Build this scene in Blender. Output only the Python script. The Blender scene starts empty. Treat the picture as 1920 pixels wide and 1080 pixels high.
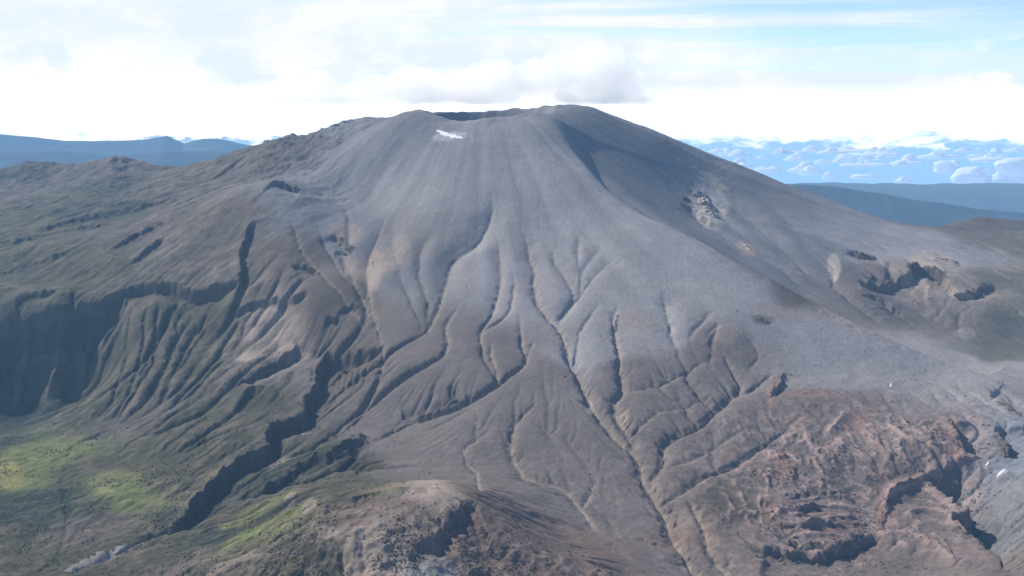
import bpy, math, random
import numpy as np
from mathutils import Vector
from mathutils import noise as mn
random.seed(4); rng = np.random.default_rng(7)
S = bpy.context.scene
C = S.collection
R = math.radians

# ------------------------------------------------------------------ camera
F = 2059.0                       # focal length in pixels of a 1920 px wide frame
PITCH = math.atan(340 / F)       # eye level lies 340 px above the middle
ZC = 1000.0                      # eye height above the datum, metres
cd = bpy.data.cameras.new('camera'); cam = bpy.data.objects.new('camera', cd); C.objects.link(cam)
cd.sensor_width = 36; cd.lens = 36 * F / 1920; cd.clip_start = 5; cd.clip_end = 200000
cam.location = (0, 0, ZC); cam.rotation_euler = (math.pi / 2 - PITCH, 0, 0)
S.camera = cam

# ------------------------------------------------------------------ sun and sky
SUN_AZ, SUN_EL = -54.0, 42.0     # degrees: azimuth from +Y towards +X, elevation
sd = Vector((math.sin(R(SUN_AZ)) * math.cos(R(SUN_EL)), math.cos(R(SUN_AZ)) * math.cos(R(SUN_EL)), math.sin(R(SUN_EL))))
sl = bpy.data.lights.new('sun', 'SUN'); sl.energy = 5.0; sl.angle = R(0.6); sl.color = (1, 0.93, 0.83)
sun = bpy.data.objects.new('sun', sl); C.objects.link(sun)
sun.rotation_euler = sd.to_track_quat('Z', 'Y').to_euler()
S.view_settings.view_transform = 'Standard'; S.view_settings.look = 'None'
S.view_settings.exposure = 0.42; S.view_settings.gamma = 1
S.cycles.max_bounces = 12; S.cycles.volume_bounces = 10; S.cycles.diffuse_bounces = 3
S.cycles.volume_max_steps = 128

W = bpy.data.worlds.new('World'); S.world = W; W.use_nodes = True
nt = W.node_tree; nt.nodes.clear()
class NB:
    """tiny node builder"""
    def __init__(s, tree): s.t = tree
    def n(s, typ, **kw):
        nd = s.t.nodes.new(typ)
        ins = kw.pop('ins', {})
        for k, v in kw.items(): setattr(nd, k, v)
        for k, v in ins.items(): s.put(nd.inputs[k], v)
        return nd
    def put(s, sock, v):
        if isinstance(v, bpy.types.NodeSocket): s.t.links.new(v, sock)
        else: sock.default_value = v
    def math(s, op, a, b=0.0, c=None, clamp=False):
        nd = s.n('ShaderNodeMath', operation=op, use_clamp=clamp)
        s.put(nd.inputs[0], a); s.put(nd.inputs[1], b)
        if c is not None: s.put(nd.inputs[2], c)
        return nd.outputs[0]
    def mix(s, f, a, b, blend='MIX'):
        nd = s.n('ShaderNodeMix', data_type='RGBA', blend_type=blend, clamp_factor=True)
        s.put(nd.inputs[0], f)
        for i, v in ((6, a), (7, b)):
            s.put(nd.inputs[i], (*v, 1) if isinstance(v, tuple) and len(v) == 3 else v)
        return nd.outputs[2]
    def ramp(s, f, a, b, lo=0.0, hi=1.0, smooth=True):
        nd = s.n('ShaderNodeMapRange', interpolation_type='SMOOTHSTEP' if smooth else 'LINEAR')
        for i, v in enumerate((f, a, b, lo, hi)): s.put(nd.inputs[i], v)
        return nd.outputs[0]
    def noise(s, vec, scale, detail=4, rough=0.55, dist=0.0, lac=2.0):
        nd = s.n('ShaderNodeTexNoise')
        s.put(nd.inputs['Vector'], vec); s.put(nd.inputs['Scale'], scale); s.put(nd.inputs['Detail'], detail)
        s.put(nd.inputs['Roughness'], rough); s.put(nd.inputs['Distortion'], dist); s.put(nd.inputs['Lacunarity'], lac)
        return nd.outputs[0]
    def scale(s, vec, sc, loc=(0, 0, 0)):
        nd = s.n('ShaderNodeMapping'); s.put(nd.inputs['Vector'], vec)
        nd.inputs['Scale'].default_value = sc; nd.inputs['Location'].default_value = loc
        return nd.outputs[0]

b = NB(nt)
geo = b.n('ShaderNodeTexCoord')
sep = b.n('ShaderNodeSeparateXYZ', ins={0: geo.outputs['Generated']})
X, Y_, Z_ = sep.outputs
up = b.math('MAXIMUM', Z_, 0.03)
cv = b.n('ShaderNodeCombineXYZ', ins={0: X, 1: Y_, 2: up})
sky = b.n('ShaderNodeTexSky', sky_type='NISHITA', sun_disc=False)
sky.sun_elevation = R(SUN_EL); sky.sun_rotation = R(SUN_AZ); sky.altitude = 4000
sky.air_density = 1.1; sky.dust_density = 0.4; sky.ozone_density = 1.6
b.put(sky.inputs[0], cv.outputs[0])
SKYGAIN = 0.115
# thin high cirrus: long streaks laid on a far flat layer (direction divided by its height)
hz = b.math('MAXIMUM', Z_, 0.02)
px = b.math('DIVIDE', X, b.math('ADD', hz, 0.10)); py = b.math('DIVIDE', Y_, b.math('ADD', hz, 0.10))
flat = b.n('ShaderNodeCombineXYZ', ins={0: px, 1: py, 2: 0.0}).outputs[0]
az = b.n('ShaderNodeCombineXYZ', ins={0: X, 1: b.math('MULTIPLY', Z_, 9.0), 2: 0.0}).outputs[0]
streak = b.noise(b.scale(az, (1.3, 4.2, 1), (3.1, 0.35, 0)), 2.1, 6, 0.55, 0.5)
veil = b.noise(b.scale(az, (1.0, 1.0, 1), (7.3, 2.0, 0)), 1.6, 3, 0.5, 0.2)
# the veil thickens towards the horizon and to the left of the view
low = b.ramp(Z_, 0.012, 0.125, 1.0, 0.0)
left = b.ramp(X, -0.30, 0.42, 0.52, 0.0)
cov = b.math('ADD', b.math('ADD', b.math('MULTIPLY', low, 0.62), left), b.math('MULTIPLY', b.math('SUBTRACT', streak, 0.5), 1.7))
cov = b.math('ADD', cov, b.math('MULTIPLY', b.math('SUBTRACT', veil, 0.5), 0.8))
cov = b.math('MULTIPLY', b.ramp(cov, 0.0, 0.85, 0.08, 0.97), b.ramp(Z_, 0.14, 0.42, 1.0, 0.12))
lumps = b.noise(b.scale(geo.outputs['Generated'], (1, 1, 2.1)), 9.0, 6, 0.58, 0.25)
whit = b.mix(b.ramp(lumps, 0.40, 0.62), (0.61, 0.68, 0.74), (0.745, 0.75, 0.755))
skyc = b.mix(1.0, sky.outputs[0], (SKYGAIN * .82, SKYGAIN * .95, SKYGAIN * 1.15), 'MULTIPLY')
skyc = b.mix(cov, skyc, whit)
# piled banks of far white cloud low over the horizon
band = b.math('MULTIPLY', b.ramp(Z_, -0.030, -0.018), b.ramp(Z_, 0.075, 0.02))
pile = b.noise(b.scale(geo.outputs['Generated'], (1, 1, 2.4), (0.3, 0, 0.1)), 12.0, 7, 0.6, 0.3)
pf = b.math('MULTIPLY', band, b.ramp(b.math('ADD', pile, b.ramp(X, 0.0, -0.4, -0.06, 0.10)), 0.47, 0.58))
skyc = b.mix(b.math('MULTIPLY', pf, 0.9), skyc, (.79, .79, .785))
skyc = b.mix(b.ramp(Z_, 0.022, 0.004), skyc, (.93, .935, .93))
skyc = b.mix(b.ramp(Z_, 0.006, -0.001), skyc, b.mix(b.ramp(pile, .44, .58), (1.55, 1.62, 1.70), (2.1, 1.95, 1.85)))
# below eye level the air over the distant lowlands is deep and blue
lowair = b.ramp(b.math('ADD', Z_, b.math('MULTIPLY', b.math('SUBTRACT', b.noise(b.scale(geo.outputs['Generated'], (1, 1, 3.2)), 34.0, 6, 0.6, 0.2), 0.5), 0.06)), -0.038, -0.024, 1.0, 0.0)
skyc = b.mix(lowair, skyc, (0.37, 0.62, 0.90))
bg = b.n('ShaderNodeBackground', ins={0: skyc, 1: 1.0})
wo = b.n('ShaderNodeOutputWorld'); nt.links.new(bg.outputs[0], wo.inputs[0])

# ------------------------------------------------------------------ pixel geometry
CP, SP = math.cos(PITCH), math.sin(PITCH)
def ray(px, py):
    v = (py - 540) / F; y = CP - v * SP; z = -SP - v * CP
    return ((px - 960) / F) / y, z / y            # x and z gained per metre of +Y

# terrain lattice: columns x/y, rows ln(y): cells keep their shape from near to far
DU = 0.00112
U0, U1 = -0.62, 0.64; W0, W1 = math.log(1180), math.log(6200)
NU = int((U1 - U0) / DU); NW = int((W1 - W0) / DU)
us = U0 + DU * np.arange(NU); ws = W0 + DU * np.arange(NW); ys = np.exp(ws)
UU, WW = np.meshgrid(us, ws); YY = np.exp(WW); XX = UU * YY

# control heights: (pixel x, pixel y, metres away)
CT = [(950,228,3400),(950,300,3204),(950,400,2965),(950,500,2729),(950,600,2480),(950,700,2241),(950,800,2023),(950,880,1860),
(850,905,1600),(700,940,1540),(600,975,1500),(480,1030,1450),(400,1075,1400),(1000,985,1560),(1150,1065,1490),(700,900,1830),(850,880,1870),
(750,1080,1330),(1000,1080,1420),(757,210,3480),(830,228,3420),(890,230,3400),(1030,222,3430),(1000,226,3410),(1085,197,3700),(1122,208,3680),
(830,212,3950),(900,211,3990),(960,207,3980),(1000,202,3920),(1040,199,3850),(790,213,3750),
(680,221,4050),(620,236,4150),(560,252,4200),(490,265,4250),(430,291,4300),(380,303,4400),(300,313,4600),(240,304,4700),(200,306,4700),
(120,318,4900),(60,310,5200),(0,320,5200),
(715,235,3550),(660,262,3600),(690,300,3330),(620,300,3600),(560,330,3600),(690,400,3080),(640,370,3250),(780,300,3260),(780,400,3000),(850,300,3215),
(515,345,3200),(560,356,3190),(440,350,3500),(350,380,3500),(450,430,3020),(400,480,2930),(300,460,3100),(515,430,2980),(560,480,2850),
(620,440,2960),(660,500,2810),(700,560,2640),(600,560,2640),(540,545,2700),(480,540,2740),(440,530,2780),(330,535,2830),(240,540,2880),
(250,420,3400),(150,400,3700),(50,400,3900),(0,350,4600),(100,340,4600),(200,350,4200),(300,340,4100),(400,330,3900),(480,310,3800),(560,290,3850),(620,265,3900),
(0,450,3500),(100,450,3350),(200,470,3150),(0,520,3150),(100,530,3020),(180,540,2930),(0,595,2850),(100,580,2840),(200,558,2860),
(0,735,2750),(60,735,2745),(130,728,2735),(190,690,2740),(215,650,2760),(95,650,2790),(100,700,2740),(0,830,2370),(0,900,2130),(0,1080,1700),(100,780,2540),(100,900,2130),(200,900,2090),
(150,1000,1850),(250,1020,1770),(150,1070,1700),(300,860,2180),(100,850,2270),(200,800,2400),(200,770,2450),
(250,600,2740),(230,700,2560),(350,620,2680),(330,700,2520),(300,780,2350),(420,640,2620),(400,740,2400),(500,600,2640),(560,620,2580),
(600,655,2500),(500,700,2420),(500,780,2240),(420,830,2150),(715,660,2400),(760,620,2470),(700,720,2270),(640,780,2180),(600,840,2060),
(620,670,2460),(560,745,2300),(590,830,2090),(500,860,2050),(420,910,1960),(350,960,1880),(300,1000,1810),(650,850,2000),(750,800,2100),
(750,700,2280),(850,700,2250),(850,800,2040),(700,870,1930),(600,900,1880),(500,950,1790),(450,1000,1700),(350,1050,1650),(300,1080,1620),
(850,500,2740),(850,600,2490),(780,560,2590),(760,480,2800),
(1060,270,3300),(1100,320,3140),(1150,370,3020),(1200,405,2930),(1260,430,2870),(1330,465,2790),(1390,505,2710),(1450,530,2670),(1530,575,2580),(1620,620,2500),(1720,665,2430),
(1110,262,3480),(1200,340,3350),(1300,420,3200),(1400,480,3000),(1500,540,2850),(1600,595,2720),(1750,640,2620),(1920,685,2560),
(1150,420,2900),(1250,480,2740),(1350,520,2650),(1450,600,2480),(1550,680,2330),(1650,730,2230),(1750,705,2330),(1850,720,2300),(1920,760,2200),
(1050,400,2965),(1050,500,2715),(1050,600,2475),(1050,800,2020),(1050,700,2240),
(1150,500,2700),(1250,560,2560),(1150,600,2460),(1350,620,2420),(1250,680,2290),(1350,720,2220),(1150,700,2230),(1450,760,2130),(1150,800,2010),(1300,800,2030),
(1300,900,1840),(1200,900,1830),(1100,900,1830),(1300,1000,1650),(1200,1000,1650),(1300,1080,1520),(1200,1080,1500),(1420,900,1850),(1450,1080,1520),(1100,1000,1640),
(1500,850,1960),(1600,800,2060),(1700,850,1960),(1700,780,2110),(1550,950,1790),(1600,1040,1630),(1720,905,1900),(1860,990,1690),(1920,900,1830),(1920,1000,1650),(1900,830,2000),(1700,1080,1560),(1920,1080,1520),
(1160,225,3700),(1240,255,3700),(1310,290,3720),(1390,315,3750),(1480,350,3800),(1560,378,3850),(1640,411,3900),(1720,426,3950),(1760,426,3980),(1800,416,3980),(1835,408,4000),(1880,412,4000),(1920,416,4000),
(1320,370,3480),(1250,310,3560),(1400,420,3320),(1500,450,3250),(1550,520,3000),(1650,480,3250),(1650,560,2900),(1740,500,3150),(1740,565,2960),(1840,500,3300),(1850,580,2850),
(1920,500,3350),(1920,600,2850),(1750,620,2750),(1900,650,2700)]
# hidden ground, (pixel x, metres away, height from the eye)
CH = [(920,3700,-60),(757,4500,-300),(950,4700,-380),(1110,4500,-380),(680,4900,-330),(480,5100,-420),(300,5500,-480),
(120,5900,-560),(0,6100,-560),(-250,5300,-420),(1240,4500,-450),(1390,4550,-520),(1560,4600,-600),(1720,4700,-640),(1835,4800,-640),(1920,4800,-640),
(960,1200,-600),(400,1200,-650),(0,1200,-740),(1400,1200,-680),(1920,1200,-700),(-250,1200,-750),(2200,1200,-720),(-250,2000,-735),(-250,2850,-540),(-250,2650,-700),
(-250,3500,-430),(-250,4300,-400),(2250,2000,-620),(2250,2700,-600),(2250,3300,-520),(2250,4000,-470),(2250,4900,-680),(960,6100,-700),(500,6100,-650),(1500,6100,-800),(2200,6100,-850),(-200,6150,-650)]
cu, cw, cz = [], [], []
for (px_, py_, d) in CT:
    a, bz = ray(px_, py_); cu.append(a); cw.append(math.log(d)); cz.append(bz * d)
for (px_, d, z) in CH:
    cu.append((px_ - 960) / F); cw.append(math.log(d)); cz.append(z)
cu, cw, cz = map(np.array, (cu, cw, cz))
def tps_k(r2): return np.where(r2 > 0, r2 * np.log(r2 + 1e-12), 0) * 0.5
def tps_fit(x, y, z, lam):
    n = len(x); K = tps_k((x[:, None] - x) ** 2 + (y[:, None] - y) ** 2) + lam * np.eye(n)
    P = np.stack([np.ones(n), x, y], 1); A = np.zeros((n + 3, n + 3)); A[:n, :n] = K; A[:n, n:] = P; A[n:, :n] = P.T
    return np.linalg.solve(A, np.r_[z, 0, 0, 0])
def tps_eval(c, x, y, X_, Y2):
    n = len(x); o = c[n] + c[n + 1] * X_ + c[n + 2] * Y2
    for i in range(n): o += c[i] * tps_k((X_ - x[i]) ** 2 + (Y2 - y[i]) ** 2)
    return o
def upsample(g, gi, gj):
    i0 = np.clip(np.floor(gi).astype(int), 0, g.shape[0] - 2); j0 = np.clip(np.floor(gj).astype(int), 0, g.shape[1] - 2)
    fi, fj = gi - i0, gj - j0
    return g[i0, j0] * (1 - fi) * (1 - fj) + g[i0 + 1, j0] * fi * (1 - fj) + g[i0, j0 + 1] * (1 - fi) * fj + g[i0 + 1, j0 + 1] * fi * fj
def blur1(a, k, ax):
    if k < 1: return a
    a = np.moveaxis(a, ax, 0); p = np.concatenate([np.repeat(a[:1], k + 1, 0), a, np.repeat(a[-1:], k, 0)])
    c = np.cumsum(p, 0); o = (c[2 * k + 1:] - c[:-2 * k - 1]) / (2 * k + 1)
    return np.moveaxis(o, 0, ax)
def blur(a, k, times=2):
    for _ in range(times): a = blur1(blur1(a, k, 0), k, 1)
    return a
ST = 8
coef = tps_fit(cu, cw, cz, 2e-5)
cg = tps_eval(coef, cu, cw, *np.meshgrid(U0 + DU * ST * np.arange(NU // ST + 2), W0 + DU * ST * np.arange(NW // ST + 2)))
II, JJ = np.meshgrid(np.arange(NW) / ST, np.arange(NU) / ST, indexing='ij')
H = blur(upsample(cg, II, JJ), 4)
cx0, cy0 = -88.0, 3690.0
rr_ = np.sqrt(((XX - cx0) / 232) ** 2 + ((YY - cy0) / 262) ** 2)
tt = np.clip((1.0 - rr_) / .42, 0, 1); H -= 135 * tt * (1 - .35 * tt)
BASE = H.copy()

def unproj(px_, py_):
    """the lattice point (u, w) that the ray through a photo pixel first meets"""
    a, bz = ray(px_, py_); j = min(max((a - U0) / DU, 0), NU - 1.001); j0 = int(j); fj = j - j0
    col = BASE[:, j0] * (1 - fj) + BASE[:, j0 + 1] * fj
    hit = np.nonzero(col >= bz * ys)[0]
    i = hit[0] if len(hit) else NW - 1
    return a, ws[i]
def P(lst):
    return np.array([unproj(*p[:2]) for p in lst])
def smooth_line(uw, sub=6):
    """Catmull-Rom through the points"""
    p = np.vstack([2 * uw[0] - uw[1], uw, 2 * uw[-1] - uw[-2]]); o = []
    for i in range(1, len(p) - 2):
        for t in np.linspace(0, 1, sub, endpoint=False):
            o.append(.5 * ((2 * p[i]) + (-p[i - 1] + p[i + 1]) * t + (2 * p[i - 1] - 5 * p[i] + 4 * p[i + 1] - p[i + 2]) * t * t + (-p[i - 1] + 3 * p[i] - 3 * p[i + 1] + p[i + 2]) * t ** 3))
    o.append(uw[-1]); return np.array(o)
# value noise fields on the lattice (world coordinates)
def fbm(scale, octaves=4, seed=0, gain=.5, ridged=False, wx=None, wy=None):
    x = (XX if wx is None else wx) / scale; y = (YY if wy is None else wy) / scale; out = np.zeros_like(XX); amp = 1; tot = 0
    r = np.random.default_rng(seed)
    for o in range(octaves):
        T = r.random((256, 256)); ang = r.random() * 6.28; ca, sa = math.cos(ang), math.sin(ang)
        a = ca * x - sa * y + 37.1 * o; c2 = sa * x + ca * y + 11.7 * o
        ia = np.floor(a).astype(np.int64); ic = np.floor(c2).astype(np.int64); fa = a - ia; fc = c2 - ic
        fa = fa * fa * (3 - 2 * fa); fc = fc * fc * (3 - 2 * fc)
        v = (T[ia & 255, ic & 255] * (1 - fa) * (1 - fc) + T[(ia + 1) & 255, ic & 255] * fa * (1 - fc) + T[ia & 255, (ic + 1) & 255] * (1 - fa) * fc + T[(ia + 1) & 255, (ic + 1) & 255] * fa * fc)
        v = 1 - abs(2 * v - 1) if ridged else v
        out += amp * v; tot += amp; amp *= gain; x = x * 2; y = y * 2
    return out / tot
N1 = fbm(60, 4, 1) - .5; N2 = fbm(60, 4, 2) - .5; NF = fbm(16, 3, 3) - .5
def seg_field(line, reach, jitter=0.0):
    """for each lattice point near the line: metres to it, signed side, run 0..1; returned on a window"""
    ln = smooth_line(line); m = reach
    Yl = np.exp(ln[:, 1])
    pad = m / Yl.min()
    j0 = max(0, int((ln[:, 0].min() - pad - U0) / DU)); j1 = min(NU, int((ln[:, 0].max() + pad - U0) / DU) + 2)
    i0 = max(0, int((ln[:, 1].min() - pad - W0) / DU)); i1 = min(NW, int((ln[:, 1].max() + pad - W0) / DU) + 2)
    if i1 <= i0 or j1 <= j0: return None
    sl_ = (slice(i0, i1), slice(j0, j1)); x = XX[sl_] + N1[sl_] * jitter; y = YY[sl_] + N2[sl_] * jitter
    lx = ln[:, 0] * Yl; ly = Yl
    L = np.r_[0, np.cumsum(np.hypot(np.diff(lx), np.diff(ly)))]; tot = max(L[-1], 1e-6)
    D = np.full(x.shape, 1e9); SG = np.zeros(x.shape); T = np.zeros(x.shape)
    for k in range(len(lx) - 1):
        dx, dy = lx[k + 1] - lx[k], ly[k + 1] - ly[k]; q = dx * dx + dy * dy
        if q < 1e-9: continue
        ca = max(0, int(((min(ln[k, 0], ln[k + 1, 0]) - pad - U0) / DU)) - j0); cb = int(((max(ln[k, 0], ln[k + 1, 0]) + pad - U0) / DU)) + 2 - j0
        ra = max(0, int(((min(ln[k, 1], ln[k + 1, 1]) - pad - W0) / DU)) - i0); rb = int(((max(ln[k, 1], ln[k + 1, 1]) + pad - W0) / DU)) + 2 - i0
        s2 = (slice(ra, max(rb, ra)), slice(ca, max(cb, ca)))
        xs, yk = x[s2], y[s2]
        if xs.size == 0: continue
        t = np.clip(((xs - lx[k]) * dx + (yk - ly[k]) * dy) / q, 0, 1)
        d = np.hypot(xs - lx[k] - t * dx, yk - ly[k] - t * dy)
        m_ = d < D[s2]
        D[s2] = np.where(m_, d, D[s2]); T[s2] = np.where(m_, (L[k] + t * math.sqrt(q)) / tot, T[s2])
        SG[s2] = np.where(m_, np.sign(dx * (yk - ly[k]) - dy * (xs - lx[k])), SG[s2])
    return sl_, D, SG, T
GUL = np.zeros_like(H)          # how strongly a point lies in a gully bed (for rock colour)
def gully(pts, w, d, wide=0, dw=0, jit=14, taper=(0.25, 0.15), bed=1.0):
    r = seg_field(P(pts), max(w, wide) * 1.6 + 10, jit)
    if r is None: return
    s, D, SG, T = r
    e = np.clip(T / max(taper[0], 1e-3), 0, 1); e = e * e * (3 - 2 * e) if taper[0] else 1
    e2 = np.clip((1 - T) / max(taper[1], 1e-3), 0, 1) if taper[1] else 1
    hi_ = np.clip((YY[s] - 2450) / 350, 0, 1); e = e * e2
    v = np.clip(1 - D / (w * (.8 + 1.5 * NF[s] + .9 * N1[s])), 0, 1)
    H[s] -= d * e * (v * (0.35 + 0.65 * v)) * (1 - (.5 if wide else .88) * hi_ * (UU[s] > -.16) * (bed < 1.5))
    if wide: H[s] -= (.33 + .7 * hi_) * dw * e * np.exp(-(D / (wide * .6)) ** 2)
    GUL[s] = np.maximum(GUL[s], bed * e * np.exp(-(D / (w * .4)) ** 2))
def ridge(pts, w, h, jit=14, taper=(.3, .3)):
    gully(pts, w, -h, jit=jit, taper=taper, bed=0)
SCAR = np.zeros_like(H)
def scarp(pts, side, h, run=10, fade=90, jit=22, taper=(.12, .12)):
    """a step down: side +1 drops left of the travel direction, -1 right"""
    r = seg_field(P(pts), fade * 2.6 + 30, jit)
    if r is None: return
    s, D, SG, T = r
    e = np.clip(T / taper[0], 0, 1) * np.clip((1 - T) / taper[1], 0, 1)
    e = np.sqrt(np.clip(e, 0, 1)); end = (T <= 0) | (T >= 1)
    sd_ = D * SG * side + NF[s] * min(run, 26) * .8 * (run < 60)
    st = np.clip(sd_ / run, 0, 1); st = st * st * (3 - 2 * st)
    H[s] -= np.where(end, 0, h * e * st * np.exp(-np.clip(sd_ - run, 0, None) / fade))
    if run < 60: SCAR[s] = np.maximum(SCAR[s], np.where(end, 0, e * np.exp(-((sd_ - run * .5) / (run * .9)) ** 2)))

# ---------------- rolling relief first
amp_rough = np.zeros_like(H)
def blob(px_, py_, rx, ry):
    a, w_ = unproj(px_, py_); _, wa = unproj(px_, py_ - ry); _, wb = unproj(px_, min(py_ + ry, 1079))
    rw = max(abs(wa - wb) / 2, 0.01)
    return np.exp(-(((UU - a) / (rx / F)) ** 2 + ((WW - w_) / rw) ** 2))
left_land = 1 / (1 + np.exp((UU + 0.155 + 0.10 * (WW - 7.6)) / 0.02))
left_land *= 1 - blob(700, 300, 150, 110)
far_ridge = 1 / (1 + np.exp(-(YY - 3750) / 80))
lower = 1 / (1 + np.exp((YY - 2450) / 120))
hill = np.clip(blob(800, 1040, 300, 110) + blob(1000, 1070, 160, 60), 0, 1)
redland = np.clip(blob(1700, 900, 330, 150) + blob(1560, 960, 200, 120), 0, 1)
crags_r = np.clip(blob(1740, 540, 170, 60) + blob(1330, 380, 40, 50), 0, 1)
rough = np.clip(.10 + .75 * left_land + .6 * far_ridge + .18 * lower + .9 * hill + .45 * redland + .6 * crags_r, 0, 1.3)
H += (fbm(420, 4, 11) - .5) * 46 * (left_land * .8 + far_ridge * .5)
H += (fbm(110, 4, 12, .55) - .5) * 26 * np.clip(rough - .08, 0, 2)
H += (fbm(38, 3, 14, .55, True) - .6) * 9 * np.clip(rough - .1, 0, 2)
H += (fbm(180, 3, 13) - .5) * 6
H += (fbm(75, 4, 16) - .5) * 26 * np.exp(-((rr_ - 1.02) / .16) ** 2)
H += (fbm(90, 4, 15, .55, True) - .55) * 46 * np.clip(blob(590, 246, 130, 14) + blob(60, 312, 60, 8) + blob(220, 306, 40, 8), 0, 1)

# ---------------- scarps
scarp_, ridge_ = scarp, ridge
def all_scarps(kh):
    def scarp(pts, side, h, *a, **k): scarp_(pts, side, h * kh, *a, **k)
    def ridge(pts, w, h, **k): ridge_(pts, w, h * kh, **k)
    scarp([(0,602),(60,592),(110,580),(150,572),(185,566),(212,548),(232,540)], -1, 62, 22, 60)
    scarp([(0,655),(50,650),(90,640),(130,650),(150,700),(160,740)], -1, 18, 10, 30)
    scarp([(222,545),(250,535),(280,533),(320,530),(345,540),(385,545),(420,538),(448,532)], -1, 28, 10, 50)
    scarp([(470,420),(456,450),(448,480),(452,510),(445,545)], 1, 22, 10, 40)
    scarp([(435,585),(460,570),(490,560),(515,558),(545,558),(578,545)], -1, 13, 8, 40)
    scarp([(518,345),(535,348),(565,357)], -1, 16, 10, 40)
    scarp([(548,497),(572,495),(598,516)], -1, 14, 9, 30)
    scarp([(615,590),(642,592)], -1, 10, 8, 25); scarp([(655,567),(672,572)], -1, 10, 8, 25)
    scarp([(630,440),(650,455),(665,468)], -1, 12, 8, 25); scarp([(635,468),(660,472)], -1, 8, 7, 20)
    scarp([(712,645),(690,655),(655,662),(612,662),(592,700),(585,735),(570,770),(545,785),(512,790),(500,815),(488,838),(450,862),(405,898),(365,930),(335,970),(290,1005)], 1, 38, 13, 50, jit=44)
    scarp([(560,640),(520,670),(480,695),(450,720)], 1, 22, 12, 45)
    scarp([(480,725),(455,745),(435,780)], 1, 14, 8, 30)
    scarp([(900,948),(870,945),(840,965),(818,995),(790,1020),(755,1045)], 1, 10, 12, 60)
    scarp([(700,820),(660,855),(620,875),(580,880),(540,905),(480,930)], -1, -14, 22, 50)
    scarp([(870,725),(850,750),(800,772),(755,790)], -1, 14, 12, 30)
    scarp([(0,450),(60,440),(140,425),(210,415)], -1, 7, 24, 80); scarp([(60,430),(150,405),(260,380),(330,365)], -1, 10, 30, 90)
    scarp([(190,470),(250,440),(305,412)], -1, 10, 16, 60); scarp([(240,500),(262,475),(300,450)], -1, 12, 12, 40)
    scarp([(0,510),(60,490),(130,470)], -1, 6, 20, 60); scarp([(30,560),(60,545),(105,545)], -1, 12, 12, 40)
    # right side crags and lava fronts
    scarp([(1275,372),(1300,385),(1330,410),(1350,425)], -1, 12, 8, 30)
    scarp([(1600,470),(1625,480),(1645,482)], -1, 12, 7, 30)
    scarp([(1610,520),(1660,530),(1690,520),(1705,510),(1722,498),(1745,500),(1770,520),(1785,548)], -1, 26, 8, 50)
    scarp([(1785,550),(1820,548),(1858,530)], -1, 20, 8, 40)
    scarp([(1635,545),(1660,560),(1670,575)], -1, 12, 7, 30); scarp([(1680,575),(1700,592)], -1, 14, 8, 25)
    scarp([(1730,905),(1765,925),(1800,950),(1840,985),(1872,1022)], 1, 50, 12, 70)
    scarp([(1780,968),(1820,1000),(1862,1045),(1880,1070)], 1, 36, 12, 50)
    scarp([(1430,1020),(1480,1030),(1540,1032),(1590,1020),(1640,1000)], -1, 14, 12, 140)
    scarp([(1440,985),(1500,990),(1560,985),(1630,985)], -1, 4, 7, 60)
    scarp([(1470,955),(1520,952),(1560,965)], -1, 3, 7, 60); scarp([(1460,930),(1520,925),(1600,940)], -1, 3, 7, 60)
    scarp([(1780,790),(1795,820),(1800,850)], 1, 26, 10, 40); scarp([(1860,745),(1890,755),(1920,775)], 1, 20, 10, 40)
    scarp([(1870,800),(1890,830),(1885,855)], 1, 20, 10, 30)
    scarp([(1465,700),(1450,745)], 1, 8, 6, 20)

    for a in ([(60,600),(45,650),(35,700),(25,745)], [(118,590),(105,640),(100,690),(92,740)], [(165,580),(158,630),(150,690)], [(205,590),(195,650),(188,700)]): ridge(a, 34, 20, jit=30)
all_scarps(.75)
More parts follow.
